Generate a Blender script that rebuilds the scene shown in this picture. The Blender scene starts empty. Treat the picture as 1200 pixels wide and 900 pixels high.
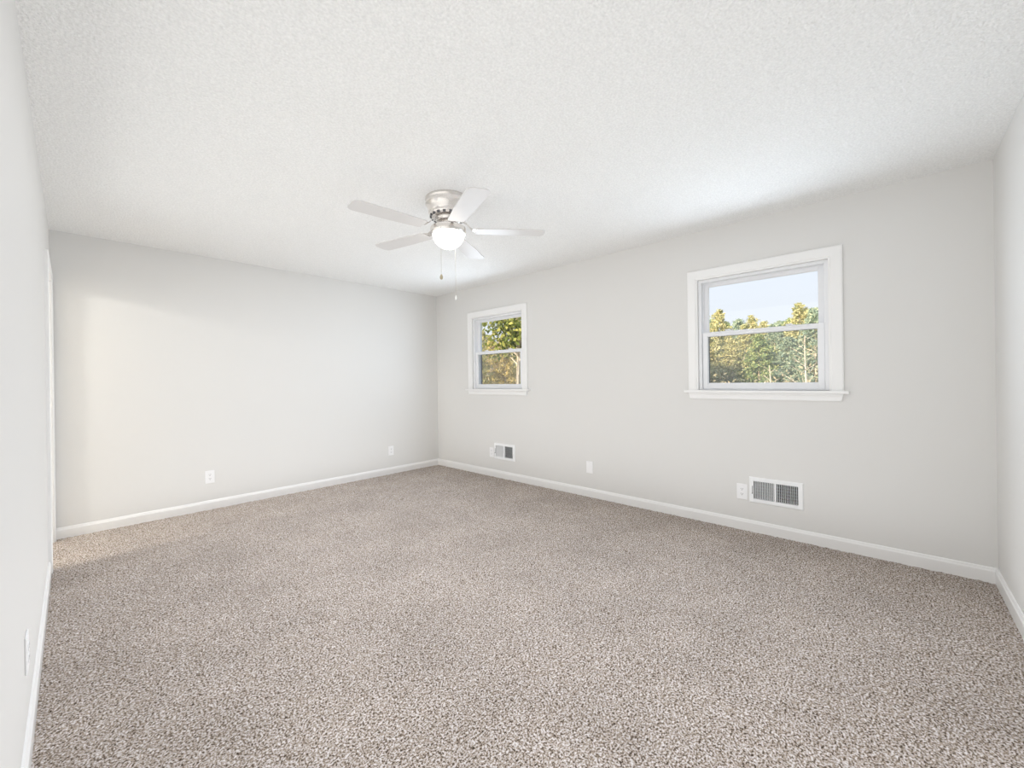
import bpy, bmesh, math, random
import numpy as np
from mathutils import Vector, Matrix

# ------------------------------------------------------------------ camera, world, sun, fills, exposure
SC = bpy.context.scene
COL = SC.collection
W, D, L, N, H = 3.604, 4.849, 0.112, 0.439, 2.44        # window wall x, far wall y, left wall -x, near wall -y, ceiling
EYE = 1.2045


def camera():
    f, yaw, pit, rol = 479.0, 0.8248, -0.0005, -0.0132
    F = Vector((math.sin(yaw) * math.cos(pit), math.cos(yaw) * math.cos(pit), math.sin(pit)))
    R = Vector((math.cos(yaw), -math.sin(yaw), 0))
    U = R.cross(F)
    R2 = R * math.cos(rol) + U * math.sin(rol)
    U2 = -R * math.sin(rol) + U * math.cos(rol)
    cd = bpy.data.cameras.new('camera')
    cd.sensor_width = 36
    cd.lens = f / 1200 * 36
    cd.shift_x = -(602.5 - 600) / 1200
    cd.shift_y = (446.3 - 450) / 1200
    cd.clip_start = 0.01
    cd.clip_end = 500
    o = bpy.data.objects.new('camera', cd)
    m = Matrix((R2, U2, -F)).transposed().to_4x4()
    m.translation = Vector((0, 0, EYE))
    o.matrix_world = m
    COL.objects.link(o)
    SC.camera = o


camera()
SC.view_settings.view_transform = 'Standard'
SC.view_settings.look = 'None'
SC.view_settings.gamma = 1
SC.view_settings.use_curve_mapping = False
SC.view_settings.exposure = 0.15
SC.cycles.use_denoising = True
SC.cycles.max_bounces = 16
SC.cycles.diffuse_bounces = 10
SC.cycles.transparent_max_bounces = 24
SC.cycles.sample_clamp_indirect = 6


def world():
    w = bpy.data.worlds.new('sky')
    SC.world = w
    w.use_nodes = True
    nt = w.node_tree
    nt.nodes.clear()
    out = nt.nodes.new('ShaderNodeOutputWorld')
    bg = nt.nodes.new('ShaderNodeBackground')
    tc = nt.nodes.new('ShaderNodeTexCoord')
    sp = nt.nodes.new('ShaderNodeSeparateXYZ')
    cr = nt.nodes.new('ShaderNodeValToRGB')
    e = cr.color_ramp.elements
    e[0].position = 0.0
    e[0].color = (0.865, 0.885, 0.925, 1)
    e[1].position = 1.0
    e[1].color = (0.72, 0.95, 1.45, 1)
    k = cr.color_ramp.elements.new(0.25)
    k.color = (0.80, 0.86, 0.96, 1)
    nt.links.new(tc.outputs['Generated'], sp.inputs[0])
    nt.links.new(sp.outputs['Z'], cr.inputs[0])
    nt.links.new(cr.outputs[0], bg.inputs[0])
    bg.inputs[1].default_value = 1.0
    nt.links.new(bg.outputs[0], out.inputs[0])


world()


def light(name, kind, loc, energy, color, target=None, **kw):
    d = bpy.data.lights.new(name, kind)
    d.energy = energy
    d.color = color
    for k, v in kw.items():
        setattr(d, k, v)
    o = bpy.data.objects.new(name, d)
    o.location = loc
    if target is not None:
        o.rotation_euler = (Vector(target) - Vector(loc)).to_track_quat('-Z', 'Y').to_euler()
    COL.objects.link(o)
    return o


light('sun', 'SUN', (-16, 4.5, 7.5), 9.5, (1.0, 0.84, 0.60), (0, 0, 2.4), angle=0.01)
# daylight coming in through the two windows, slightly downwards
for yc in (0.762, 3.632):
    light('window_daylight', 'AREA', (W - 0.17, yc, 1.59), 9.5, (0.76, 0.87, 1.0), (W - 1.2, yc, 1.59),
          shape='RECTANGLE', size=0.84, size_y=0.80)
# added unseen fill lamps, not fixtures of the room, to brighten it evenly
light('ceiling_fill', 'AREA', (1.22, 2.2, 2.42), 19, (0.86, 0.905, 1.0), (1.22, 2.2, 0), shape='RECTANGLE', size=2.3, size_y=4.9, spread=1.6)
light('room_fill', 'AREA', (1.55, 2.2, 2.415), 7, (1.0, 0.99, 0.97), (1.55, 2.2, 0), shape='RECTANGLE', size=2.9, size_y=4.9)
light('wall_fill', 'AREA', (-0.07, 1.75, 1.45), 13, (1.0, 0.985, 0.965), (3.6, 1.75, 1.2), shape='RECTANGLE', size=4.1, size_y=1.7, spread=2.5)
light('floor_fill', 'AREA', (1.6, 2.2, 0.03), 30, (0.96, 0.985, 1.0), (1.6, 2.2, 2), shape='RECTANGLE', size=3.3, size_y=5.0)
# lamp of the small room beyond the doorway
light('hall_lamp', 'POINT', (-2.15, 3.90, 2.33), 100, (1.0, 0.955, 0.87), shadow_soft_size=0.16)


# ------------------------------------------------------------------ materials
def mat(name, color, rough=0.5, metal=0.0, spec=0.5, bump=None, var=None):
    m = bpy.data.materials.new(name)
    m.use_nodes = True
    nt = m.node_tree
    b = nt.nodes['Principled BSDF']
    b.inputs['Base Color'].default_value = (*color, 1)
    b.inputs['Roughness'].default_value = rough
    b.inputs['Metallic'].default_value = metal
    b.inputs['Specular IOR Level'].default_value = spec
    tc = nt.nodes.new('ShaderNodeTexCoord')
    if var:
        sc, amt = var
        n = nt.nodes.new('ShaderNodeTexNoise')
        n.inputs['Scale'].default_value = sc
        n.inputs['Detail'].default_value = 3
        r = nt.nodes.new('ShaderNodeMixRGB')
        r.inputs[1].default_value = (*[c * (1 - amt) for c in color], 1)
        r.inputs[2].default_value = (*[min(1, c * (1 + amt)) for c in color], 1)
        nt.links.new(tc.outputs['Object'], n.inputs['Vector'])
        nt.links.new(n.outputs['Fac'], r.inputs[0])
        nt.links.new(r.outputs[0], b.inputs['Base Color'])
    if bump:
        sc, st, dist = bump
        n = nt.nodes.new('ShaderNodeTexNoise')
        n.inputs['Scale'].default_value = sc
        n.inputs['Detail'].default_value = 2
        bp = nt.nodes.new('ShaderNodeBump')
        bp.inputs['Strength'].default_value = st
        bp.inputs['Distance'].default_value = dist
        nt.links.new(tc.outputs['Object'], n.inputs['Vector'])
        nt.links.new(n.outputs['Fac'], bp.inputs['Height'])
        nt.links.new(bp.outputs[0], b.inputs['Normal'])
    return m


M = {}
M['wall'] = mat('wall_paint', (0.725, 0.72, 0.706), 0.55, spec=0.3, bump=(160, 0.08, 0.002), var=(2.0, 0.006))
M['ceiling'] = mat('ceiling_texture', (0.83, 0.83, 0.82), 0.9, spec=0.1, bump=(95, 1.0, 0.008), var=(105, 0.16))
M['trim'] = mat('trim_paint', (0.86, 0.86, 0.855), 0.35, spec=0.4, var=(6, 0.006))
M['vinyl'] = mat('window_vinyl', (0.84, 0.85, 0.87), 0.3, spec=0.4, var=(9, 0.006))
M['plate'] = mat('white_plastic', (0.87, 0.87, 0.88), 0.3, var=(30, 0.006))
M['grille'] = mat('white_enamel', (0.86, 0.87, 0.88), 0.35, var=(30, 0.006))
M['vane'] = mat('vane_metal', (0.24, 0.26, 0.29), 0.5, metal=0.2, var=(20, 0.05))
M['duct'] = mat('duct_metal', (0.10, 0.105, 0.11), 0.6, metal=0.3, var=(20, 0.1))
M['slot'] = mat('dark_slot', (0.10, 0.10, 0.105), 0.6, var=(60, 0.05))
M['nickel'] = mat('brushed_nickel', (0.70, 0.67, 0.64), 0.27, metal=1.0, var=(40, 0.05))
M['blade'] = mat('fan_blade_laminate', (0.64, 0.625, 0.615), 0.4, var=(14, 0.02))
M['chain'] = mat('chain_metal', (0.62, 0.60, 0.55), 0.35, metal=0.7, var=(60, 0.05))
M['fob'] = mat('fob_wood', (0.42, 0.36, 0.24), 0.45, var=(40, 0.1))
M['fobw'] = mat('fob_white', (0.88, 0.88, 0.86), 0.3, var=(40, 0.01))
M['siding'] = mat('exterior_trim', (0.72, 0.74, 0.77), 0.6, var=(10, 0.03))
M['screenframe'] = mat('screen_frame', (0.16, 0.17, 0.19), 0.5, var=(20, 0.05))
M['bark'] = mat('bark', (0.40, 0.32, 0.25), 0.9, spec=0.1, bump=(12, 0.8, 0.03), var=(9, 0.3))
M['barkpale'] = mat('pale_bark', (0.62, 0.54, 0.45), 0.9, spec=0.1, bump=(12, 0.8, 0.03), var=(9, 0.2))
M['ground'] = mat('meadow', (0.22, 0.20, 0.09), 0.95, spec=0.05, bump=(4, 0.6, 0.08), var=(0.8, 0.3))


def carpet_mat():
    m = bpy.data.materials.new('speckled_carpet')
    m.use_nodes = True
    nt = m.node_tree
    b = nt.nodes['Principled BSDF']
    b.inputs['Roughness'].default_value = 1.0
    b.inputs['Specular IOR Level'].default_value = 0.05
    tc = nt.nodes.new('ShaderNodeTexCoord')
    n1 = nt.nodes.new('ShaderNodeTexNoise')
    n1.inputs['Scale'].default_value = 145
    n1.inputs['Detail'].default_value = 3
    n1.inputs['Roughness'].default_value = 0.65
    cr = nt.nodes.new('ShaderNodeValToRGB')
    e = cr.color_ramp.elements
    e[0].position = 0.375
    e[0].color = (0.062, 0.046, 0.035, 1)
    e[1].position = 0.625
    e[1].color = (0.90, 0.85, 0.83, 1)
    k = e.new(0.44)
    k.color = (0.28, 0.22, 0.175, 1)
    k = e.new(0.495)
    k.color = (0.52, 0.43, 0.34, 1)
    k = e.new(0.55)
    k.color = (0.58, 0.53, 0.51, 1)
    nt.links.new(n1.outputs['Fac'], cr.inputs[0])
    n2 = nt.nodes.new('ShaderNodeTexNoise')           # pile brushed in different directions
    n2.inputs['Scale'].default_value = 2.2
    n2.inputs['Detail'].default_value = 4
    n2.inputs['Roughness'].default_value = 0.6
    mr = nt.nodes.new('ShaderNodeMapRange')
    mr.inputs['From Min'].default_value = 0.3
    mr.inputs['From Max'].default_value = 0.7
    mr.inputs['To Min'].default_value = 0.72
    mr.inputs['To Max'].default_value = 0.89
    mx = nt.nodes.new('ShaderNodeMixRGB')
    mx.blend_type = 'MULTIPLY'
    mx.inputs[0].default_value = 1.0
    nt.links.new(tc.outputs['Object'], n1.inputs['Vector'])
    nt.links.new(tc.outputs['Object'], n2.inputs['Vector'])
    nt.links.new(n1.outputs['Fac'], cr.inputs[0])
    nt.links.new(n2.outputs['Fac'], mr.inputs[0])
    nt.links.new(cr.outputs[0], mx.inputs[1])
    nt.links.new(mr.outputs[0], mx.inputs[2])
    nt.links.new(mx.outputs[0], b.inputs['Base Color'])
    return m


M['carpet'] = carpet_mat()


def glass_mat(name, tint, haze=0.0, refl=1.45):
    m = bpy.data.materials.new(name)
    m.use_nodes = True
    nt = m.node_tree
    nt.nodes.clear()
    out = nt.nodes.new('ShaderNodeOutputMaterial')
    tr = nt.nodes.new('ShaderNodeBsdfTransparent')
    tr.inputs[0].default_value = (*tint, 1)
    gl = nt.nodes.new('ShaderNodeBsdfGlossy')
    gl.inputs['Roughness'].default_value = 0.02
    fr = nt.nodes.new('ShaderNodeFresnel')
    fr.inputs['IOR'].default_value = refl
    mx = nt.nodes.new('ShaderNodeMixShader')
    ge = nt.nodes.new('ShaderNodeNewGeometry')
    front = nt.nodes.new('ShaderNodeMath')
    front.operation = 'SUBTRACT'
    front.inputs[0].default_value = 1.0
    mul = nt.nodes.new('ShaderNodeMath')
    mul.operation = 'MULTIPLY'
    nt.links.new(ge.outputs['Backfacing'], front.inputs[1])
    nt.links.new(fr.outputs[0], mul.inputs[0])
    nt.links.new(front.outputs[0], mul.inputs[1])
    nt.links.new(mul.outputs[0], mx.inputs[0])
    nt.links.new(tr.outputs[0], mx.inputs[1])
    nt.links.new(gl.outputs[0], mx.inputs[2])
    nt.links.new(mx.outputs[0], out.inputs[0])
    return m


M['glass'] = glass_mat('window_glass', (0.97, 0.98, 0.98))


def screen_mat():
    m = bpy.data.materials.new('insect_mesh')
    m.use_nodes = True
    nt = m.node_tree
    nt.nodes.clear()
    out = nt.nodes.new('ShaderNodeOutputMaterial')
    tr = nt.nodes.new('ShaderNodeBsdfTransparent')
    df = nt.nodes.new('ShaderNodeBsdfDiffuse')
    df.inputs[0].default_value = (0.42, 0.44, 0.47, 1)
    mx = nt.nodes.new('ShaderNodeMixShader')
    mx.inputs[0].default_value = 0.22
    nt.links.new(tr.outputs[0], mx.inputs[1])
    nt.links.new(df.outputs[0], mx.inputs[2])
    nt.links.new(mx.outputs[0], out.inputs[0])
    return m


M['screen'] = screen_mat()


def dome_mat():
    m = bpy.data.materials.new('lit_frosted_glass')
    m.use_nodes = True
    b = m.node_tree.nodes['Principled BSDF']
    b.inputs['Base Color'].default_value = (0.95, 0.95, 0.95, 1)
    b.inputs['Roughness'].default_value = 0.35
    b.inputs['Emission Color'].default_value = (1.0, 0.97, 0.93, 1)
    b.inputs['Emission Strength'].default_value = 5.0
    return m


M['dome'] = dome_mat()


def leaf_mat(name, stops, transl=0.3):
    m = bpy.data.materials.new(name)
    m.use_nodes = True
    nt = m.node_tree
    nt.nodes.clear()
    out = nt.nodes.new('ShaderNodeOutputMaterial')
    g = nt.nodes.new('ShaderNodeNewGeometry')
    cr = nt.nodes.new('ShaderNodeValToRGB')
    e = cr.color_ramp.elements
    e[0].position, e[0].color = stops[0][0], (*stops[0][1], 1)
    e[1].position, e[1].color = stops[-1][0], (*stops[-1][1], 1)
    for p, c in stops[1:-1]:
        k = e.new(p)
        k.color = (*c, 1)
    df = nt.nodes.new('ShaderNodeBsdfDiffuse')
    tl = nt.nodes.new('ShaderNodeBsdfTranslucent')
    mx = nt.nodes.new('ShaderNodeMixShader')
    mx.inputs[0].default_value = transl
    nt.links.new(g.outputs['Random Per Island'], cr.inputs[0])
    nt.links.new(cr.outputs[0], df.inputs[0])
    nt.links.new(cr.outputs[0], tl.inputs[0])
    nt.links.new(df.outputs[0], mx.inputs[1])
    nt.links.new(tl.outputs[0], mx.inputs[2])
    nt.links.new(mx.outputs[0], out.inputs[0])
    return m


M['needles'] = leaf_mat('evergreen_needles', [(0, (0.20, 0.29, 0.15)), (0.5, (0.34, 0.43, 0.20)), (1, (0.56, 0.56, 0.26))])
M['needles2'] = leaf_mat('yellow_needles', [(0, (0.30, 0.34, 0.18)), (0.5, (0.56, 0.54, 0.29)), (1, (0.80, 0.71, 0.42))])
M['needles3'] = leaf_mat('blue_needles', [(0, (0.22, 0.31, 0.25)), (0.5, (0.36, 0.45, 0.35)), (1, (0.54, 0.59, 0.43))])
M['needles4'] = leaf_mat('russet_needles', [(0, (0.30, 0.30, 0.14)), (0.5, (0.62, 0.52, 0.22)), (1, (0.84, 0.66, 0.32))])
M['leaves'] = leaf_mat('broad_leaves', [(0, (0.10, 0.15, 0.045)), (0.5, (0.27, 0.31, 0.085)), (1, (0.50, 0.49, 0.16))], 0.4)
M['brush'] = leaf_mat('brush_leaves', [(0, (0.24, 0.24, 0.15)), (0.5, (0.42, 0.37, 0.24)), (1, (0.60, 0.52, 0.36))])


# ------------------------------------------------------------------ mesh helpers
def tag(o, label=None, cat=None, group=None, kind=None):
    if label:
        o['label'] = label
    if cat:
        o['category'] = cat
    if group:
        o['group'] = group
    if kind:
        o['kind'] = kind
    return o


def empty(name, loc, rz=0.0):
    o = bpy.data.objects.new(name, None)
    o.location = loc
    o.rotation_euler = (0, 0, rz)
    o.empty_display_size = 0.05
    COL.objects.link(o)
    return o


class MB:
    def __init__(self):
        self.bm = bmesh.new()

    def quad(self, *pts):
        vs = [self.bm.verts.new(p) for p in pts]
        self.bm.faces.new(vs)
        return self

    def box(self, lo, hi, bev=0.0, seg=2):
        c = [(a + b) / 2 for a, b in zip(lo, hi)]
        s = [abs(b - a) for a, b in zip(lo, hi)]
        r = bmesh.ops.create_cube(self.bm, size=1, matrix=Matrix.Translation(c) @ Matrix.Diagonal((*s, 1)))
        if bev:
            es = {e for v in r['verts'] for e in v.link_edges}
            bmesh.ops.bevel(self.bm, geom=list(es), offset=bev, segments=seg, profile=0.5, affect='EDGES')
        return self

    def lathe(self, prof, n=48, center=(0, 0, 0), cap=True):
        rings = []
        for r, z in prof:
            if r < 1e-6:
                rings.append([self.bm.verts.new((center[0], center[1], center[2] + z))])
            else:
                rings.append([self.bm.verts.new((center[0] + r * math.cos(2 * math.pi * i / n), center[1] + r * math.sin(2 * math.pi * i / n), center[2] + z)) for i in range(n)])
        for a, b in zip(rings, rings[1:]):
            for i in range(n):
                j = (i + 1) % n
                if len(a) == 1:
                    self.bm.faces.new((a[0], b[j], b[i])) if len(b) > 1 else None
                elif len(b) == 1:
                    self.bm.faces.new((a[i], a[j], b[0]))
                else:
                    self.bm.faces.new((a[i], a[j], b[j], b[i]))
        if cap:
            for rg in (rings[0], rings[-1]):
                if len(rg) > 1:
                    self.bm.faces.new(rg)
        return self

    def tube(self, pts, radii, n=8, cap=True):
        pts = [Vector(p) for p in pts]
        if not hasattr(radii, '__len__'):
            radii = [radii] * len(pts)
        rings = []
        for i, p in enumerate(pts):
            t = (pts[min(i + 1, len(pts) - 1)] - pts[max(i - 1, 0)]).normalized()
            a = Vector((0, 0, 1)) if abs(t.z) < 0.9 else Vector((1, 0, 0))
            u = t.cross(a).normalized()
            v = t.cross(u)
            rings.append([self.bm.verts.new(p + (u * math.cos(2 * math.pi * k / n) + v * math.sin(2 * math.pi * k / n)) * radii[i]) for k in range(n)])
        for a, b in zip(rings, rings[1:]):
            for i in range(n):
                j = (i + 1) % n
                self.bm.faces.new((a[i], a[j], b[j], b[i]))
        if cap:
            self.bm.faces.new(rings[0])
            self.bm.faces.new(rings[-1])
        return self

    def prism(self, outline, z0, z1):
        a = [self.bm.verts.new((x, y, z0)) for x, y in outline]
        b = [self.bm.verts.new((x, y, z1)) for x, y in outline]
        self.bm.faces.new(a)
        self.bm.faces.new(b)
        n = len(a)
        for i in range(n):
            j = (i + 1) % n
            self.bm.faces.new((a[i], a[j], b[j], b[i]))
        return self

    def xform(self, m):
        bmesh.ops.transform(self.bm, matrix=m, verts=self.bm.verts)
        return self

    def build(self, name, m, parent=None, smooth=False, doubles=True):
        if doubles:
            bmesh.ops.remove_doubles(self.bm, verts=self.bm.verts, dist=1e-5)
        bmesh.ops.recalc_face_normals(self.bm, faces=self.bm.faces)
        me = bpy.data.meshes.new(name)
        self.bm.to_mesh(me)
        self.bm.free()
        me.materials.append(m)
        if smooth:
            me.polygons.foreach_set('use_smooth', [True] * len(me.polygons))
            me.set_sharp_from_angle(angle=math.radians(40))
        o = bpy.data.objects.new(name, me)
        COL.objects.link(o)
        if parent is not None:
            o.parent = parent
        return o


def children(o):
    return [c for c in bpy.data.objects if c.parent == o]


def copy_tree(o, parent=None):
    c = o.copy()
    COL.objects.link(c)
    if parent is not None:
        c.parent = parent
    for ch in children(o):
        copy_tree(ch, c)
    return c


def structure(o, label, cat):
    return tag(o, label, cat, kind='structure')


# ------------------------------------------------------------------ room shell
def wall(name, axis, plane, out, u0, u1, openings=(), z0=-0.06, z1=H + 0.05, thick=0.14):
    """a wall in the plane axis=plane, running u0..u1, its thickness on the side 'out'; openings (u0,u1,z0,z1) are cut right through"""
    us = sorted({u0, u1, *[v for o in openings for v in o[:2]]})
    zs = sorted({z0, z1, *[v for o in openings for v in o[2:]]})
    mb = MB()

    def P(u, z, s):
        d = plane + out * thick * s
        return (d, u, z) if axis == 0 else (u, d, z)

    def solid(i, k):
        if i < 0 or k < 0 or i >= len(us) - 1 or k >= len(zs) - 1:
            return False
        uc, zc = (us[i] + us[i + 1]) / 2, (zs[k] + zs[k + 1]) / 2
        return not any(o[0] < uc < o[1] and o[2] < zc < o[3] for o in openings)

    for i in range(len(us) - 1):
        for k in range(len(zs) - 1):
            if not solid(i, k):
                continue
            a, b, c, d = us[i], us[i + 1], zs[k], zs[k + 1]
            mb.quad(P(a, c, 0), P(b, c, 0), P(b, d, 0), P(a, d, 0))
            mb.quad(P(a, c, 1), P(b, c, 1), P(b, d, 1), P(a, d, 1))
            if not solid(i - 1, k):
                mb.quad(P(a, c, 0), P(a, d, 0), P(a, d, 1), P(a, c, 1))
            if not solid(i + 1, k):
                mb.quad(P(b, c, 0), P(b, d, 0), P(b, d, 1), P(b, c, 1))
            if not solid(i, k - 1):
                mb.quad(P(a, c, 0), P(b, c, 0), P(b, c, 1), P(a, c, 1))
            if not solid(i, k + 1):
                mb.quad(P(a, d, 0), P(b, d, 0), P(b, d, 1), P(a, d, 1))
    return mb.build(name, M['wall'])


DOOR = (4.035, 4.782, -0.06, 2.035)
WIN = {2: 0.762, 1: 3.632}                  # window centres along the wall
HW, WZ0, WZ1 = 0.44, 1.105, 2.03            # half width and heights of the window openings
VENTS = {2: 0.655, 1: 3.507}                # vent centres
VW, VH, VZ = 0.300, 0.145, 0.330
T = 0.14
ops = [(c - HW, c + HW, WZ0, WZ1) for c in WIN.values()] + [(c - VW / 2, c + VW / 2, VZ - VH / 2, VZ + VH / 2) for c in VENTS.values()]
structure(wall('wall_right', 0, W, 1, -N - T, D + T, ops), 'long greige wall with two white framed windows and floor vents', 'wall')
structure(wall('wall_back', 1, D, 1, -L, W), 'bare greige wall at the far end of the room', 'wall')
structure(wall('wall_left', 0, -L, -1, -N - T, D + T, [DOOR], thick=0.12), 'bright bare wall beside the camera with a doorway at its far end', 'wall')
structure(wall('wall_front', 1, -N, -1, -L, W), 'narrow strip of greige wall at the right edge of the room', 'wall')

# the small room beyond the doorway
mb = MB()
x0, x1, y0, y1 = -2.4, -L - 0.12, 3.1, D + 0.14
mb.box((x0 - 0.1, y0 - 0.1, -0.06), (x0, y1, H + 0.05))
mb.box((x0, y0 - 0.1, -0.06), (x1, y0, H + 0.05))
mb.box((x0 - 0.1, y1, -0.06), (x1, y1 + 0.1, H + 0.05))
structure(mb.build('wall_hall', M['wall']), 'plain wall of the small room beyond the doorway', 'wall')

mb = MB()
mb.box((x0 - 0.1, -N - T, H), (W + T, D + 0.24, H + 0.16))
structure(mb.build('ceiling', M['ceiling']), 'white textured popcorn ceiling', 'ceiling')


def carpet():
    xa, xb, ya, yb = x0, W, -N, D
    st = 0.0085
    nx, ny = int((xb + L + 0.12 - xa * 0 + 0) / st), int((yb - ya) / st)
    xs = np.linspace(-L - 0.12, xb, nx)
    ys = np.linspace(ya, yb, ny)
    rng = np.random.default_rng(4)
    z = rng.random((ny, nx))
    z = (z * 2 + np.roll(z, 1, 0) + np.roll(z, 1, 1)) / 4
    z = (z - 0.5) * 0.010
    X, Y = np.meshgrid(xs, ys)
    X = X + (rng.random(X.shape) - 0.5) * st * 0.5
    Y = Y + (rng.random(X.shape) - 0.5) * st * 0.5
    co = np.stack([X, Y, z], -1).reshape(-1, 3)
    i = np.arange(ny * nx).reshape(ny, nx)
    f = np.stack([i[:-1, :-1], i[:-1, 1:], i[1:, 1:], i[1:, :-1]], -1).reshape(-1, 4)
    # the plain strip running on into the small room
    b = len(co)
    co = np.concatenate([co, [[x0, 3.1, 0], [-L - 0.115, 3.1, 0], [-L - 0.115, D + T, 0], [x0, D + T, 0]]])
    f = np.concatenate([f, [[b, b + 1, b + 2, b + 3]]])
    me = bpy.data.meshes.new('floor')
    me.vertices.add(len(co))
    me.vertices.foreach_set('co', co.ravel())
    me.loops.add(len(f) * 4)
    me.loops.foreach_set('vertex_index', f.ravel().astype(np.int32))
    me.polygons.add(len(f))
    me.polygons.foreach_set('loop_start', np.arange(0, len(f) * 4, 4, dtype=np.int32))
    me.polygons.foreach_set('use_smooth', np.ones(len(f), dtype=bool))
    me.update(calc_edges=True)
    me.materials.append(M['carpet'])
    o = bpy.data.objects.new('floor', me)
    COL.objects.link(o)
    structure(o, 'speckled brown and grey carpet covering the whole floor', 'floor')


carpet()


def baseboard(name, label, p0, p1, nrm, e0=0.0, e1=0.0):
    """moulded board along the wall from p0 to p1; nrm points into the room; e0/e1 pull the front in for inside corners"""
    prof = [(0, -0.012), (0.013, -0.012), (0.013, 0.066), (0.0115, 0.071), (0.0095, 0.074), (0.0085, 0.081), (0.006, 0.087), (0.0, 0.088)]
    p0, p1, nrm = Vector((*p0, 0)), Vector((*p1, 0)), Vector((*nrm, 0))
    t = (p1 - p0).normalized()
    mb = MB()
    a = [mb.bm.verts.new(p0 + nrm * d + t * d * e0 + Vector((0, 0, z))) for d, z in prof]
    b = [mb.bm.verts.new(p1 + nrm * d - t * d * e1 + Vector((0, 0, z))) for d, z in prof]
    n = len(a)
    for i in range(n):
        j = (i + 1) % n
        mb.bm.faces.new((a[i], a[j], b[j], b[i]))
    mb.bm.faces.new(a)
    mb.bm.faces.new(b)
    structure(mb.build(name, M['trim']), label, 'baseboard')


baseboard('baseboard_back', 'white baseboard along the bare far wall', (-L, D), (W, D), (0, -1), 1, 1)
baseboard('baseboard_right', 'long white baseboard under the two windows', (W, D), (W, -N), (-1, 0), 1, 1)
baseboard('baseboard_front', 'short white baseboard at the right edge', (W, -N), (-L, -N), (0, 1), 1, 1)
baseboard('baseboard_left', 'white baseboard running along the bright left wall to the doorway', (-L, -N), (-L, 3.965), (1, 0), 1, 0)


def casing_mesh(u0, u1, zb, zt, wid, P):
    """mitred picture-frame casing round three sides of an opening; P(u, z, depth) maps to the room"""
    prof = [(0, 0), (0, 0.011), (0.004, 0.0125), (0.011, 0.0125), (0.014, 0.0165), (0.02, 0.018), (wid - 0.008, 0.018), (wid, 0.014), (wid, 0)]
    mb = MB()
    loops = []
    for o, d in prof:
        loops.append([mb.bm.verts.new(P(*q, d)) for q in ((u0 - o, zb), (u0 - o, zt + o), (u1 + o, zt + o), (u1 + o, zb))])
    for a, b in zip(loops, loops[1:] + loops[:1]):
        for k in range(3):
            mb.bm.faces.new((a[k], a[k + 1], b[k + 1], b[k]))
    mb.bm.faces.new([l[0] for l in loops])
    mb.bm.faces.new([l[3] for l in loops])
    return mb


# doorway casing and jamb lining at the far end of the left wall
dc = casing_mesh(DOOR[0] + 0.012, DOOR[1] - 0.012, 0.0, DOOR[3] - 0.012, 0.066, lambda u, z, d: (-L + d, u, z))
dc.box((-L - 0.125, DOOR[0] - 0.0, -0.01), (-L + 0.004, DOOR[0] + 0.016, DOOR[3]))
dc.box((-L - 0.125, DOOR[1] - 0.016, -0.01), (-L + 0.004, DOOR[1], DOOR[3]))
dc.box((-L - 0.125, DOOR[0], DOOR[3] - 0.016), (-L + 0.004, DOOR[1], DOOR[3]))
structure(dc.build('trim_1', M['trim'], doubles=False), 'white door casing at the far left corner', 'trim')


# ------------------------------------------------------------------ windows
def ring(mb, ya, yb, za, zb, xa, xb, wl, wr, wt, wb, bev=0.003):
    """a rectangular frame in the wall plane, from four bars"""
    mb.box((xa, ya, za), (xb, ya + wr, zb), bev)
    mb.box((xa, yb - wl, za), (xb, yb, zb), bev)
    mb.box((xa, ya + wr - 0.001, za), (xb, yb - wl + 0.001, za + wb), bev)
    mb.box((xa, ya + wr - 0.001, zb - wt), (xb, yb - wl + 0.001, zb), bev)


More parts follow.
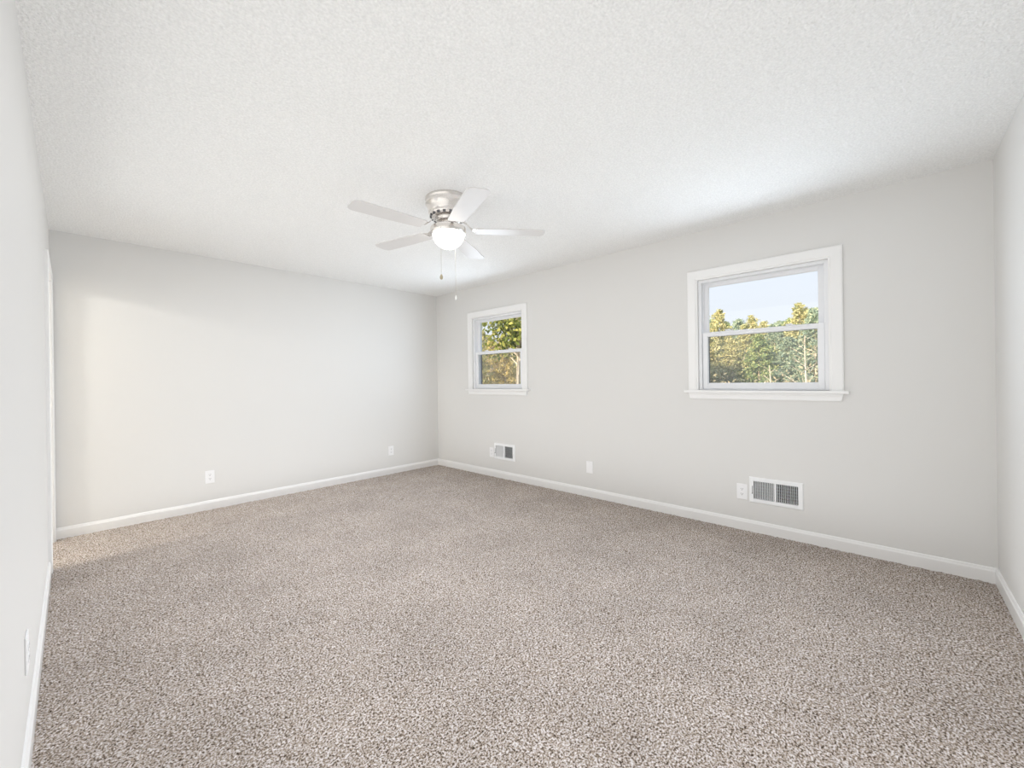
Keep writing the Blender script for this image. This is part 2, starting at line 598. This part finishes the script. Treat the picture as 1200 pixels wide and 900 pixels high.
def window(n, label):
    root = empty('window_%d' % n, (W, WIN[n], WZ0))
    structure(root, label, 'window')
    # everything below is modelled about the window centre: x outward, y along the wall, z up from the stool
    h = WZ1 - WZ0
    casing_mesh(-HW, HW, 0.0, h, 0.08, lambda u, z, d: (-d, u, z)).build('casing', M['trim'], root, doubles=False)
    MB().box((-0.042, -HW - 0.11, -0.021), (0.03, HW + 0.11, 0.0), 0.005, 3).build('stool', M['trim'], root)
    mb = MB()
    pr = [(0, -0.021), (-0.017, -0.021), (-0.018, -0.034), (-0.0145, -0.038), (-0.016, -0.066), (-0.0125, -0.0735), (0, -0.075)]
    ends = []
    for s in (-1, 1):
        ends.append([mb.bm.verts.new((x, s * (HW + 0.078 - 0.012 * ((-0.021 - z) / 0.054)), z)) for x, z in pr])
    for i in range(len(pr)):
        j = (i + 1) % len(pr)
        mb.bm.faces.new((ends[0][i], ends[0][j], ends[1][j], ends[1][i]))
    mb.bm.faces.new(ends[0])
    mb.bm.faces.new(ends[1])
    mb.build('apron', M['trim'], root)
    mb = MB()
    ring(mb, -HW, HW, 0.0, h, 0.012, 0.135, 0.024, 0.024, 0.024, 0.008)
    mb.box((0.062, -HW + 0.02, 0.0), (0.068, -HW + 0.033, h))       # parting stops between the sash tracks
    mb.box((0.062, HW - 0.033, 0.0), (0.068, HW - 0.02, h))
    mb.build('window_frame', M['vinyl'], root, doubles=False)
    sw = HW - 0.026
    # lower sash, room side
    lo = MB()
    ring(lo, -sw, sw, 0.009, 0.484, 0.03, 0.060, 0.038, 0.038, 0.034, 0.046)
    ring(lo, -sw + 0.036, sw - 0.036, 0.053, 0.452, 0.039, 0.051, 0.006, 0.006, 0.006, 0.006, 0.002)
    lo.box((0.022, -sw + 0.09, 0.470), (0.034, sw - 0.09, 0.478), 0.002)
    lsash = lo.build('lower_sash', M['vinyl'], root, doubles=False)
    MB().box((0.043, -sw + 0.04, 0.056), (0.047, sw - 0.04, 0.449)).build('glass_pane', M['glass'], lsash)
    for s in (-1, 1):
        lk = MB()
        lk.box((0.036, s * 0.21 - 0.028, 0.484), (0.056, s * 0.21 + 0.028, 0.490), 0.002)
        lk.lathe([(0.011, 0.489), (0.011, 0.497), (0.006, 0.500), (0, 0.500)], 16, (0.046, s * 0.21, 0))
        lk.box((0.030, s * 0.21 - 0.005, 0.490), (0.05, s * 0.21 + 0.03, 0.496), 0.002)
        lk.build('sash_lock', M['vinyl'], lsash, doubles=False)
    # upper sash, set further out
    up = MB()
    ring(up, -sw, sw, 0.450, h - 0.02, 0.070, 0.098, 0.036, 0.036, 0.032, 0.034)
    ring(up, -sw + 0.034, sw - 0.034, 0.482, h - 0.05, 0.078, 0.090, 0.006, 0.006, 0.006, 0.006, 0.002)
    usash = up.build('upper_sash', M['vinyl'], root, doubles=False)
    MB().box((0.082, -sw + 0.037, 0.485), (0.086, sw - 0.037, h - 0.053)).build('glass_pane', M['glass'], usash)
    # half screen and outside moulding
    sc = MB()
    ring(sc, -sw + 0.01, sw - 0.01, 0.012, 0.47, 0.112, 0.122, 0.02, 0.02, 0.02, 0.02, 0.002)
    scf = sc.build('screen_frame', M['screenframe'], root, doubles=False)
    tag(scf, 'dark frame of the half screen')
    MB().quad((0.117, -sw + 0.02, 0.02), (0.117, sw - 0.02, 0.02), (0.117, sw - 0.02, 0.46), (0.117, -sw + 0.02, 0.46)).build('insect_screen', M['screen'], scf)
    ex = MB()
    ring(ex, -HW - 0.05, HW + 0.05, -0.05, h + 0.05, T, T + 0.03, 0.055, 0.055, 0.055, 0.055, 0.004)
    ex.build('exterior_moulding', M['siding'], root, doubles=False)


window(1, 'far double-hung window near the room corner, leafy tree outside')
window(2, 'near double-hung window with open sky above a line of evergreens')


# ------------------------------------------------------------------ wall plates
def wall_frame(root, face):
    """local frame: x right along the wall, y out of the wall into the room, z up"""
    root.rotation_euler = (0, 0, {'right': math.pi / 2, 'back': math.pi, 'left': -math.pi / 2}[face])


def make_outlet():
    root = empty('wall_outlet', (0, 0, 0))
    MB().box((-0.038, 0.0, -0.061), (0.038, 0.006, 0.061), 0.003, 3).build('cover_plate', M['plate'], root)
    for s in (-1, 1):
        mb = MB()
        out = []
        for k in range(32):
            a = 2 * math.pi * k / 32
            out.append((0.0172 * math.cos(a), max(-0.0135, min(0.0135, 0.0172 * math.sin(a)))))
        mb.prism(out, 0.005, 0.0085)
        mb.xform(Matrix.Translation((0, 0, s * 0.0195)) @ Matrix.Rotation(math.pi / 2, 4, 'X') @ Matrix.Diagonal((1, 1, -1, 1)))
        rc = mb.build('receptacle', M['plate'], root)
        sl = MB()
        sl.box((-0.0078, 0.0080, s * 0.0195 + 0.0), (-0.0053, 0.0088, s * 0.0195 + 0.009))
        sl.box((0.0053, 0.0080, s * 0.0195 + 0.001), (0.0078, 0.0088, s * 0.0195 + 0.008))
        sl.lathe([(0.0028, 0.0080), (0.0028, 0.0088)], 12)
        for v in sl.bm.verts:
            pass
        slv = [v for v in sl.bm.verts][-24:]
        for v in slv:
            x, y, z = v.co
            v.co = (x, z, s * 0.0195 - 0.006 + y)
        tag(sl.build('slots', M['slot'], rc, doubles=False), 'dark plug slots')
    mb = MB().lathe([(0.003, 0.006), (0.003, 0.007), (0.0018, 0.0076), (0, 0.0077)], 12)
    mb.xform(Matrix.Rotation(-math.pi / 2, 4, 'X')).build('screw', M['plate'], root)
    return root


outlet = make_outlet()
OUTL = [('right', (W, 0.881, 0.302), 'white duplex outlet touching the side of the near wall vent'),
        ('right', (W, 3.729, 0.303), 'white duplex outlet tucked against the far wall vent'),
        ('back', (0.896, D, 0.314), 'white duplex outlet on the far wall nearer the doorway'),
        ('back', (2.841, D, 0.306), 'white duplex outlet on the far wall close to the room corner'),
        ('left', (-L, 2.105, 0.330), 'white outlet plate seen edge-on low on the bright left wall')]
for i, (face, loc, lab) in enumerate(OUTL):
    o = outlet if i == 0 else copy_tree(outlet)
    o.location = loc
    # the wall normal into the room is local +y
    o.rotation_euler = (0, 0, {'right': math.pi / 2, 'back': math.pi, 'left': -math.pi / 2}[face])
    tag(o, lab, 'outlet', 'wall outlets')

bp = empty('blank_wall_plate', (W, 2.289, 0.305), math.pi / 2)
tag(bp, 'white blank cover plate alone between the two windows, low on the wall', 'wall plate')
MB().box((-0.038, 0.0, -0.061), (0.038, 0.006, 0.061), 0.003, 3).build('cover_plate', M['plate'], bp)
for s in (-1, 1):
    MB().lathe([(0.003, 0.006), (0.003, 0.007), (0.0018, 0.0076), (0, 0.0077)], 12).xform(
        Matrix.Translation((0, 0, s * 0.042)) @ Matrix.Rotation(-math.pi / 2, 4, 'X')).build('screw', M['plate'], bp)


# ------------------------------------------------------------------ wall vents
def make_vent():
    root = empty('wall_vent', (0, 0, 0))
    fw, fh = 0.352, 0.198
    ow, oh = VW - 0.012, VH - 0.006
    mb = MB()
    # stamped face: raised border sloping to the wall, with the grille opening cut out
    outer = [(-fw / 2, -fh / 2), (fw / 2, -fh / 2), (fw / 2, fh / 2), (-fw / 2, fh / 2)]
    def rect(w, h, y):
        return [(-w / 2, y, -h / 2), (w / 2, y, -h / 2), (w / 2, y, h / 2), (-w / 2, y, h / 2)]
    loops = [[mb.bm.verts.new(p) for p in r] for r in (rect(fw, fh, 0.0), rect(fw, fh, 0.002), rect(fw - 0.012, fh - 0.012, 0.009), rect(ow, oh, 0.009), rect(ow, oh, -0.02))]
    for a, b in zip(loops, loops[1:]):
        for k in range(4):
            mb.bm.faces.new((a[k], a[(k + 1) % 4], b[(k + 1) % 4], b[k]))
    mb.box((-0.006, -0.012, -oh / 2 - 0.001), (0.006, 0.0088, oh / 2 + 0.001))
    mb.build('frame', M['grille'], root, doubles=False)
    # local x runs to the photo's left; bank one (local +x) throws left, the other right
    for s in (1, -1):
        lb = MB()
        n = 11
        a, b = 0.008, ow / 2 - 0.004
        for k in range(n):
            u = s * (a + (b - a) * (k + 0.5) / n)
            c, sn = math.cos(math.radians(30)), math.sin(math.radians(30)) * s
            dep, th = 0.0052, 0.0006
            pts = []
            for e, q in ((1, 1), (1, -1), (-1, -1), (-1, 1)):
                pts.append((u + sn * dep * e + c * th * q, -0.001 + c * dep * e - sn * th * q))
            lb.prism(pts, -oh / 2, oh / 2)
        lb.build('louver_bank', M['grille'], root, doubles=False)
    rv = MB()
    for k in range(6):
        z = -oh / 2 + oh * (k + 0.5) / 6
        rv.quad((-ow / 2, -0.024, z - 0.003), (ow / 2, -0.024, z - 0.003), (ow / 2, -0.036, z + 0.003), (-ow / 2, -0.036, z + 0.003))
    sol = rv.build('damper_vanes', M['vane'], root, doubles=False)
    tag(sol, 'grey damper vanes behind the louvers')
    du = MB()
    r1 = [du.bm.verts.new(p) for p in rect(VW - 0.004, VH - 0.004, -0.003)]
    r2 = [du.bm.verts.new(p) for p in rect(VW - 0.004, VH - 0.004, -0.125)]
    for k in range(4):
        du.bm.faces.new((r1[k], r1[(k + 1) % 4], r2[(k + 1) % 4], r2[k]))
    du.bm.faces.new(r2)
    tag(du.build('duct_box', M['duct'], root), 'dark metal duct behind the grille')
    lv = MB()
    lv.box((ow / 2 + 0.006, 0.0085, -0.03), (ow / 2 + 0.010, 0.0095, 0.03))
    tag(lv.build('lever_slot', M['slot'], root), 'dark slot of the damper lever')
    lv = MB()
    lv.box((ow / 2 + 0.0055, 0.009, -0.030), (ow / 2 + 0.0105, 0.020, -0.022), 0.001)
    tag(lv.build('damper_lever', M['duct'], root), 'small dark damper lever')
    for s in (-1, 1):
        MB().lathe([(0.004, 0.009), (0.004, 0.0098), (0.0024, 0.0108), (0, 0.011)], 12).xform(
            Matrix.Translation((s * (fw / 2 - 0.018), 0, 0)) @ Matrix.Rotation(-math.pi / 2, 4, 'X')).build('screw', M['grille'], root)
    return root


vent = make_vent()
for i, (n, lab) in enumerate(((2, 'white metal wall vent beneath the near window, beside an outlet'), (1, 'white metal wall vent beneath the far window by the corner'))):
    o = vent if i == 0 else copy_tree(vent)
    o.location = (W, VENTS[n], VZ)
    o.rotation_euler = (0, 0, math.pi / 2)
    tag(o, lab, 'vent', 'wall vents')


# ------------------------------------------------------------------ ceiling fan
def fan():
    fx, fy = 1.746, 2.205
    root = empty('ceiling_fan', (fx, fy, H))
    tag(root, 'flush brushed nickel ceiling fan with pale blades and lit glass dome', 'ceiling fan')
    z = lambda v: v - H
    MB().lathe([(0.150, z(2.4399)), (0.150, z(2.425)), (0.146, z(2.420)), (0.146, z(2.412)), (0.150, z(2.408)), (0.150, z(2.398)), (0.144, z(2.392)),
                (0.136, z(2.372)), (0.132, z(2.352)), (0.128, z(2.340)), (0.124, z(2.337)), (0.124, z(2.330)), (0.116, z(2.318)), (0.100, z(2.310)), (0.0, z(2.310))], 64).build('motor_housing', M['nickel'], root, True)
    slot = MB().box((-0.005, -0.009, -0.010), (0.005, 0.009, 0.010)).build('vent_slot', M['slot'], root)
    for k in range(18):
        o = slot if k == 0 else slot.copy()
        if k:
            COL.objects.link(o)
        a = 2 * math.pi * k / 18
        o.location = (0.1165 * math.cos(a), 0.1165 * math.sin(a), z(2.322))
        o.rotation_euler = (0, 0, a)
        tag(o, 'dark cooling slot')
    MB().lathe([(0.085, z(2.311)), (0.085, z(2.300)), (0.078, z(2.288)), (0.060, z(2.284)), (0.0, z(2.284))], 48).build('flywheel', M['nickel'], root, True)
    MB().lathe([(0.052, z(2.286)), (0.052, z(2.262)), (0.046, z(2.258)), (0.046, z(2.250)), (0, z(2.250))], 48).build('switch_housing', M['nickel'], root, True)
    MB().lathe([(0.0, z(2.256)), (0.060, z(2.256)), (0.104, z(2.253)), (0.118, z(2.246)), (0.121, z(2.236)), (0.121, z(2.210)), (0.117, z(2.204)), (0.107, z(2.202)), (0.0, z(2.202))], 64).build('light_fitter', M['nickel'], root, True)
    prof = [(0.105, z(2.2035))]
    for k in range(1, 15):
        a = math.pi / 2 * k / 14
        prof.append((0.105 * math.cos(a), z(2.2035) - 0.098 * math.sin(a)))
    prof[-1] = (0.0, prof[-1][1])
    dm = MB().lathe(prof, 48).build('glass_dome', M['dome'], root, True)
    tag(dm, 'lit frosted glass dome')
    base = math.radians(246.6)
    zb = 2.226
    for k in range(5):
        rot = Matrix.Rotation(base + k * 2 * math.pi / 5, 4, 'Z')
        # blade iron: arm from the flywheel dropping to a flared three-finger plate
        ir = MB()
        prof = [(0.060, 2.292, 0.017), (0.10, 2.290, 0.015), (0.125, 2.276, 0.013), (0.145, 2.250, 0.014), (0.165, 2.2345, 0.022), (0.20, 2.2335, 0.038), (0.235, 2.2335, 0.040), (0.262, 2.2335, 0.024)]
        tops = [[ir.bm.verts.new((x, s * w, z(zz) + dz)) for s, dz in ((-1, 0), (1, 0), (1, 0.005), (-1, 0.005))] for x, zz, w in prof]
        for a, b in zip(tops, tops[1:]):
            for q in range(4):
                ir.bm.faces.new((a[q], a[(q + 1) % 4], b[(q + 1) % 4], b[q]))
        ir.bm.faces.new(tops[0])
        ir.bm.faces.new(tops[-1])
        iron = ir.xform(rot).build('blade_iron', M['nickel'], root)
        for px, py in ((0.205, -0.022), (0.205, 0.022), (0.245, 0)):
            MB().lathe([(0.006, z(2.2335)), (0.006, z(2.2320)), (0.003, z(2.2305)), (0, z(2.2305))], 12, (px, py, 0)).xform(rot).build('screw', M['nickel'], iron)
        bl = MB()
        out = []
        r0, r1, w0, w1 = 0.185, 0.662, 0.056, 0.070
        for s in (1,):
            out += [(r0, -w0 + 0.012), (r0 + 0.012, -w0)]
            out += [(0.40, -0.067)]
            for q in range(9):
                a = -math.pi / 2 + math.pi / 2 * q / 8
                out.append((r1 - 0.045 + 0.045 * math.cos(a), -w1 + 0.045 + 0.045 * math.sin(a)))
            out += [(x, -y) for x, y in reversed(out)]
        bl.prism(out, -0.003, 0.003)
        m = rot @ Matrix.Translation((0, 0, z(zb) + 0.0035)) @ Matrix.Rotation(math.radians(3), 4, 'X')
        bl.xform(m).build('blade', M['blade'], root)
    # pull chains: one hangs in front of the dome on the left, the other on its right
    R = Vector((0.679, -0.734, 0))
    F = Vector((0.734, 0.679, 0))
    for lat, fwd, ztop, zbot, name, mt, lab in ((-0.030, -0.119, 2.214, 1.906, 'oval', 'fob', 'small oval tan pull fob'), (0.030, 0.119, 2.214, 1.815, 'slim', 'fobw', 'slim white pull fob')):
        p = R * lat + F * fwd
        ch = MB().tube([(p.x, p.y, z(ztop) - (ztop - zbot) * t / 6) for t in range(7)], 0.0013, 8)
        n = int((ztop - zbot) / 0.012)
        for q in range(n):
            ch.lathe([(0, -0.0024), (0.0018, -0.0015), (0.0024, 0), (0.0018, 0.0015), (0, 0.0024)], 6, (p.x, p.y, z(ztop) - 0.012 * (q + 0.5)), cap=False)
        chain = ch.build('pull_chain', M['chain'], root, True, doubles=False)
        if name == 'oval':
            pr = [(0.0, 0.0), (0.004, -0.004), (0.0085, -0.014), (0.0105, -0.024), (0.009, -0.032), (0.005, -0.037), (0, -0.038)]
        else:
            pr = [(0.0, 0.0), (0.0035, -0.002), (0.004, -0.008), (0.0065, -0.012), (0.007, -0.022), (0.005, -0.030), (0, -0.032)]
        fb = MB().lathe([(r, h + z(zbot)) for r, h in pr], 20, (p.x, p.y, 0)).build('pull_fob', M[mt], chain, True)
        tag(fb, lab)


fan()


# ------------------------------------------------------------------ outdoors
GZ = -0.55
mb = MB()
nx = 24
pts = {}
random.seed(3)
for i in range(nx + 1):
    for j in range(nx + 1):
        x, y = W + 0.2 + 90 * (i / nx) ** 1.5, -60 + 160 * j / nx
        pts[i, j] = mb.bm.verts.new((x, y, GZ + (random.uniform(-0.08, 0.08) if i > 2 else 0)))
for i in range(nx):
    for j in range(nx):
        mb.bm.faces.new((pts[i, j], pts[i + 1, j], pts[i + 1, j + 1], pts[i, j + 1]))
structure(mb.build('ground', M['ground'], smooth=True), 'rough meadow outside the windows', 'ground')


def leaf_mesh(name, centers, size, rng, mt, asp=0.55, jit=0.4):
    """one mesh of many small pointed leaves (four corners each) at the given points"""
    n = len(centers)
    a = rng.normal(size=(n, 3))
    a /= np.linalg.norm(a, axis=1)[:, None]
    b = rng.normal(size=(n, 3))
    b -= (b * a).sum(1)[:, None] * a
    b /= np.linalg.norm(b, axis=1)[:, None]
    s = size * (1 - jit + 2 * jit * rng.random(n))[:, None]
    c = np.asarray(centers)
    nn = np.cross(a, b)
    v = np.stack([c - a * s, c - b * s * asp + nn * s * 0.12, c + a * s, c + b * s * asp + nn * s * 0.12], 1).reshape(-1, 3)
    me = bpy.data.meshes.new(name)
    me.vertices.add(n * 4)
    me.vertices.foreach_set('co', v.ravel())
    me.loops.add(n * 4)
    me.loops.foreach_set('vertex_index', np.arange(n * 4, dtype=np.int32))
    me.polygons.add(n)
    me.polygons.foreach_set('loop_start', np.arange(0, n * 4, 4, dtype=np.int32))
    me.update(calc_edges=True)
    me.materials.append(mt)
    return me


def evergreen(seed, h, rad, mt, bark, n_br=74, leafs=30):
    rng = np.random.default_rng(seed)
    root = empty('evergreen_tree', (0, 0, 0))
    tr = MB()
    ts = np.linspace(0, 1, 9)
    tr.tube([(0.004 * math.sin(3 * t + seed) * h, 0.004 * math.cos(2 * t + seed) * h, h * 0.97 * t) for t in ts], [0.012 * h * (1 - 0.9 * t) + 0.008 for t in ts], 8)
    cen = []
    for k in range(n_br):
        t = 0.12 + 0.88 * (k + rng.random()) / n_br
        az = k * 2.399 + rng.random()
        env = (rad * (1 - t) ** 0.75 * (0.6 + 0.6 * rng.random()) + 0.06) * min(1, 0.55 + 2.2 * t)
        zt = h * t
        tip = np.array([math.cos(az) * env, math.sin(az) * env, zt + env * 0.16])
        if k % 3 == 0:
            tr.tube([(0, 0, zt - 0.1 * env), tuple(tip * [0.55, 0.55, 1]), tuple(tip * [0.95, 0.95, 1])], [0.02, 0.012, 0.004], 5)
        ncl = 2 + int(4 * env)
        for q in range(ncl):
            f = 0.3 + 0.7 * (q + 1) / ncl
            base = np.array([tip[0] * f, tip[1] * f, zt + (tip[2] - zt) * f])
            cr = (0.075 + 0.07 * env) * (1.15 - 0.4 * f)
            cen.append(base + rng.normal(size=(leafs, 3)) * [cr, cr, cr * 0.7])
    for q in range(10):                                              # the leader's tip
        cen.append(np.array([0, 0, h * (0.93 + 0.07 * q / 9)]) + rng.normal(size=(14, 3)) * [0.05, 0.05, 0.05])
    tr.build('trunk', bark, root, True, doubles=False)
    me = leaf_mesh('foliage', np.concatenate(cen), 0.062, rng, mt, 0.40)
    fo = bpy.data.objects.new('foliage', me)
    COL.objects.link(fo)
    fo.parent = root
    return root


def at(px, dist):
    """ground point seen in the photo's column px at the given distance from the eye"""
    az = 0.8248 + math.atan((px - 602.5) / 479.0)
    return (dist * math.sin(az), dist * math.cos(az), GZ)


HTS = [4.4, 4.6, 4.2, 4.8, 4.5]
protos = [evergreen(11, HTS[0], 1.45, M['needles'], M['bark']), evergreen(23, HTS[1], 1.50, M['needles3'], M['barkpale']),
          evergreen(37, HTS[2], 1.45, M['needles2'], M['bark']), evergreen(41, HTS[3], 1.25, M['needles2'], M['barkpale']),
          evergreen(53, HTS[4], 1.40, M['needles4'], M['barkpale'])]
used = set()
G2 = 'evergreens beyond the near window'
L2 = 'sunlit bushy evergreen in the treeline beyond the near window'
G1 = 'woodland trees beyond the far window'
L1 = 'yellowing woodland tree behind the leafy tree beyond the far window'
R = (21.5, 25.2, 29.0, 33.0)
SPOTS = [  # photo column, distance, prototype, photo row of the top, label, group
    (956, R[0], 1, 362, 'tallest evergreen, rising into the upper pane at the near window\'s right edge', None),
    (843, R[1], 3, 372, 'slim yellow-topped evergreen at the left edge of the near window', None),
    (890, R[0], 0, 393, L2, G2), (924, R[0], 1, 396, 'evergreen with a pale bare trunk in the near window\'s lower right pane', None), (826, R[0], 2, 388, L2, G2), (858, R[0], 3, 398, L2, G2), (1000, R[0], 0, 362, L2, G2), (790, R[0], 0, 380, L2, G2),
    (874, R[1], 3, 389, L2, G2), (908, R[1], 1, 388, L2, G2), (938, R[1], 3, 364, L2, G2), (978, R[1], 2, 365, L2, G2), (808, R[1], 1, 380, L2, G2),
    (834, R[2], 1, 382, L2, G2), (866, R[2], 1, 382, L2, G2), (896, R[2], 3, 385, L2, G2), (926, R[2], 0, 382, L2, G2), (962, R[2], 3, 370, L2, G2), (800, R[2], 2, 380, L2, G2),
    (851, R[3], 0, 386, L2, G2), (882, R[3], 3, 378, L2, G2), (914, R[3], 1, 384, L2, G2), (946, R[3], 2, 372, L2, G2), (818, R[3], 3, 382, L2, G2),
    (530, 27, 4, 398, L1, G1), (562, 27, 2, 402, L1, G1), (592, 27, 4, 412, L1, G1), (624, 27, 3, 402, L1, G1), (656, 27, 0, 402, L1, G1),
    (546, 31, 0, 396, L1, G1), (576, 31, 4, 398, L1, G1), (607, 31, 2, 402, L1, G1), (638, 31, 1, 398, L1, G1),
    (538, 35, 1, 392, L1, G1), (566, 35, 2, 390, L1, G1), (590, 35, 4, 396, L1, G1), (616, 35, 0, 394, L1, G1), (645, 35, 2, 396, L1, G1),
]
random.seed(8)
for px, dist, k, top, lab, grp in SPOTS:
    o = protos[k] if k not in used else copy_tree(protos[k])
    used.add(k)
    o.location = at(px, dist)
    depth = dist * math.cos(math.atan((px - 602.5) / 479.0))
    top -= 7 if px > 740 and dist > 23 else 0
    hh = (446.3 - 0.0132 * (px - 602.5) - top) / 479.0 * depth + EYE - GZ
    s = hh / HTS[k]
    o.scale = (1.05 * s ** 0.5, 1.05 * s ** 0.5, s)
    o.rotation_euler = (0, 0, random.uniform(0, 6.28))
    tag(o, lab, 'tree', grp)


def leafy_tree():
    rng = np.random.default_rng(5)
    root = empty('leafy_tree', at(608, 13.0))
    tag(root, 'broad-leaved yellow-green tree close outside the far window', 'tree')
    tr = MB()
    h = 5.6
    tr.tube([(0, 0, 0), (0.03, 0, 0.8), (-0.02, 0.03, 1.6), (0.02, 0, 2.6), (0.05, 0.03, 3.8), (0, 0, 5.2)], [0.085, 0.065, 0.058, 0.055, 0.04, 0.012], 10)
    tr.tube([(-0.17, 0.18, 0), (-0.15, 0.16, 0.6), (-0.10, 0.11, 1.2), (0.0, 0.01, 1.75)], [0.06, 0.05, 0.045, 0.035], 8)
    cen = []
    for k in range(58):
        t = 0.47 + 0.53 * rng.random()
        az = k * 2.399 + rng.random()
        env = 1.35 * math.sin(math.pi * min(1, (t - 0.33) / 0.72)) ** 0.7 * (0.5 + 0.55 * rng.random())
        zt = h * t
        tip = np.array([math.cos(az) * env, math.sin(az) * env, zt + 0.15 * env])
        tr.tube([(0, 0, zt - 0.35 * env - 0.1), tuple(tip * [0.5, 0.5, 1] - np.array([0, 0, 0.15 * env])), tuple(tip)], [0.03, 0.016, 0.004], 5)
        for q in range(4):
            f = 0.4 + 0.6 * (q + 1) / 4
            base = np.array([tip[0] * f, tip[1] * f, zt + (tip[2] - zt) * f - 0.1])
            cen.append(base + rng.normal(size=(20, 3)) * [0.14, 0.14, 0.12])
    tr.build('trunk', M['barkpale'], root, True, doubles=False)
    fo = bpy.data.objects.new('foliage', leaf_mesh('foliage', np.concatenate(cen), 0.075, rng, M['leaves'], 0.62))
    COL.objects.link(fo)
    fo.parent = root


leafy_tree()


def bare_tree(px, dist, h, seed, lab, n=16, r0=0.045, bark='barkpale'):
    rng = np.random.default_rng(seed)
    root = empty('bare_tree', at(px, dist))
    tag(root, lab, 'tree')
    tk = MB()
    ts = np.linspace(0, 1, 8)
    wob = [(0.05 * math.sin(5 * t + seed) * t, 0.05 * math.cos(4 * t + seed) * t, h * t) for t in ts]
    tk.tube(wob, [r0 * (1 - 0.85 * t) + 0.004 for t in ts], 8)
    tk.build('trunk', M[bark], root, True)
    for k in range(n):
        t = 0.3 + 0.65 * (k + rng.random()) / n
        az = k * 2.4 + rng.random()
        ln = 0.34 * h * (1.1 - t) * (0.6 + 0.6 * rng.random()) + 0.1
        b = np.array([0.05 * math.sin(5 * t + seed) * t, 0.05 * math.cos(4 * t + seed) * t, h * t])
        d = np.array([math.cos(az), math.sin(az), 0.55])
        br = MB()
        p1, p2 = b + d * ln * 0.5 + [0, 0, 0.02], b + d * ln + [0, 0, 0.14 * ln]
        br.tube([tuple(b), tuple(p1), tuple(p2)], [r0 * 0.42 * (1.1 - t), r0 * 0.28 * (1.1 - t), 0.003], 6)
        for s in (-1, 1):
            dd = np.array([math.cos(az + s * 0.8), math.sin(az + s * 0.8), 0.7])
            br.tube([tuple(p1), tuple(p1 + dd * ln * 0.4)], [0.007, 0.002], 5)
        br.build('branch', M[bark], root, True, doubles=False)


bare_tree(945, 17.5, 3.2, 3, 'slender pale bare tree in the lower right of the near window, before the evergreens')
bare_tree(902, 18.0, 2.2, 7, 'short pale bare tree low in the middle of the near window, before the evergreens', 12)
bare_tree(553, 12.2, 4.2, 12, 'bare twiggy tree against the sky at the left of the far window', 20, 0.02, 'bark')


def undergrowth():
    rng = np.random.default_rng(9)
    cen = []
    for k in range(420):
        px = rng.uniform(500, 1040)
        far = 17.0 + 2.4 * rng.random() if px > 740 else 21 + 3.5 * rng.random()
        x, y, _ = at(px, far)
        hh = 0.5 + 1.3 * rng.random() ** 2
        p = rng.normal(size=(60, 3)) * [0.3, 0.3, 0.36 * hh] + [x, y, GZ + 0.45 * hh]
        p[:, 2] = np.maximum(p[:, 2], GZ + 0.02)
        cen.append(p)
    o = bpy.data.objects.new('undergrowth', leaf_mesh('undergrowth', np.concatenate(cen), 0.07, rng, M['brush'], 0.45))
    COL.objects.link(o)
    tag(o, 'dry brown and olive undergrowth at the foot of the treeline', 'undergrowth', kind='stuff')


undergrowth()
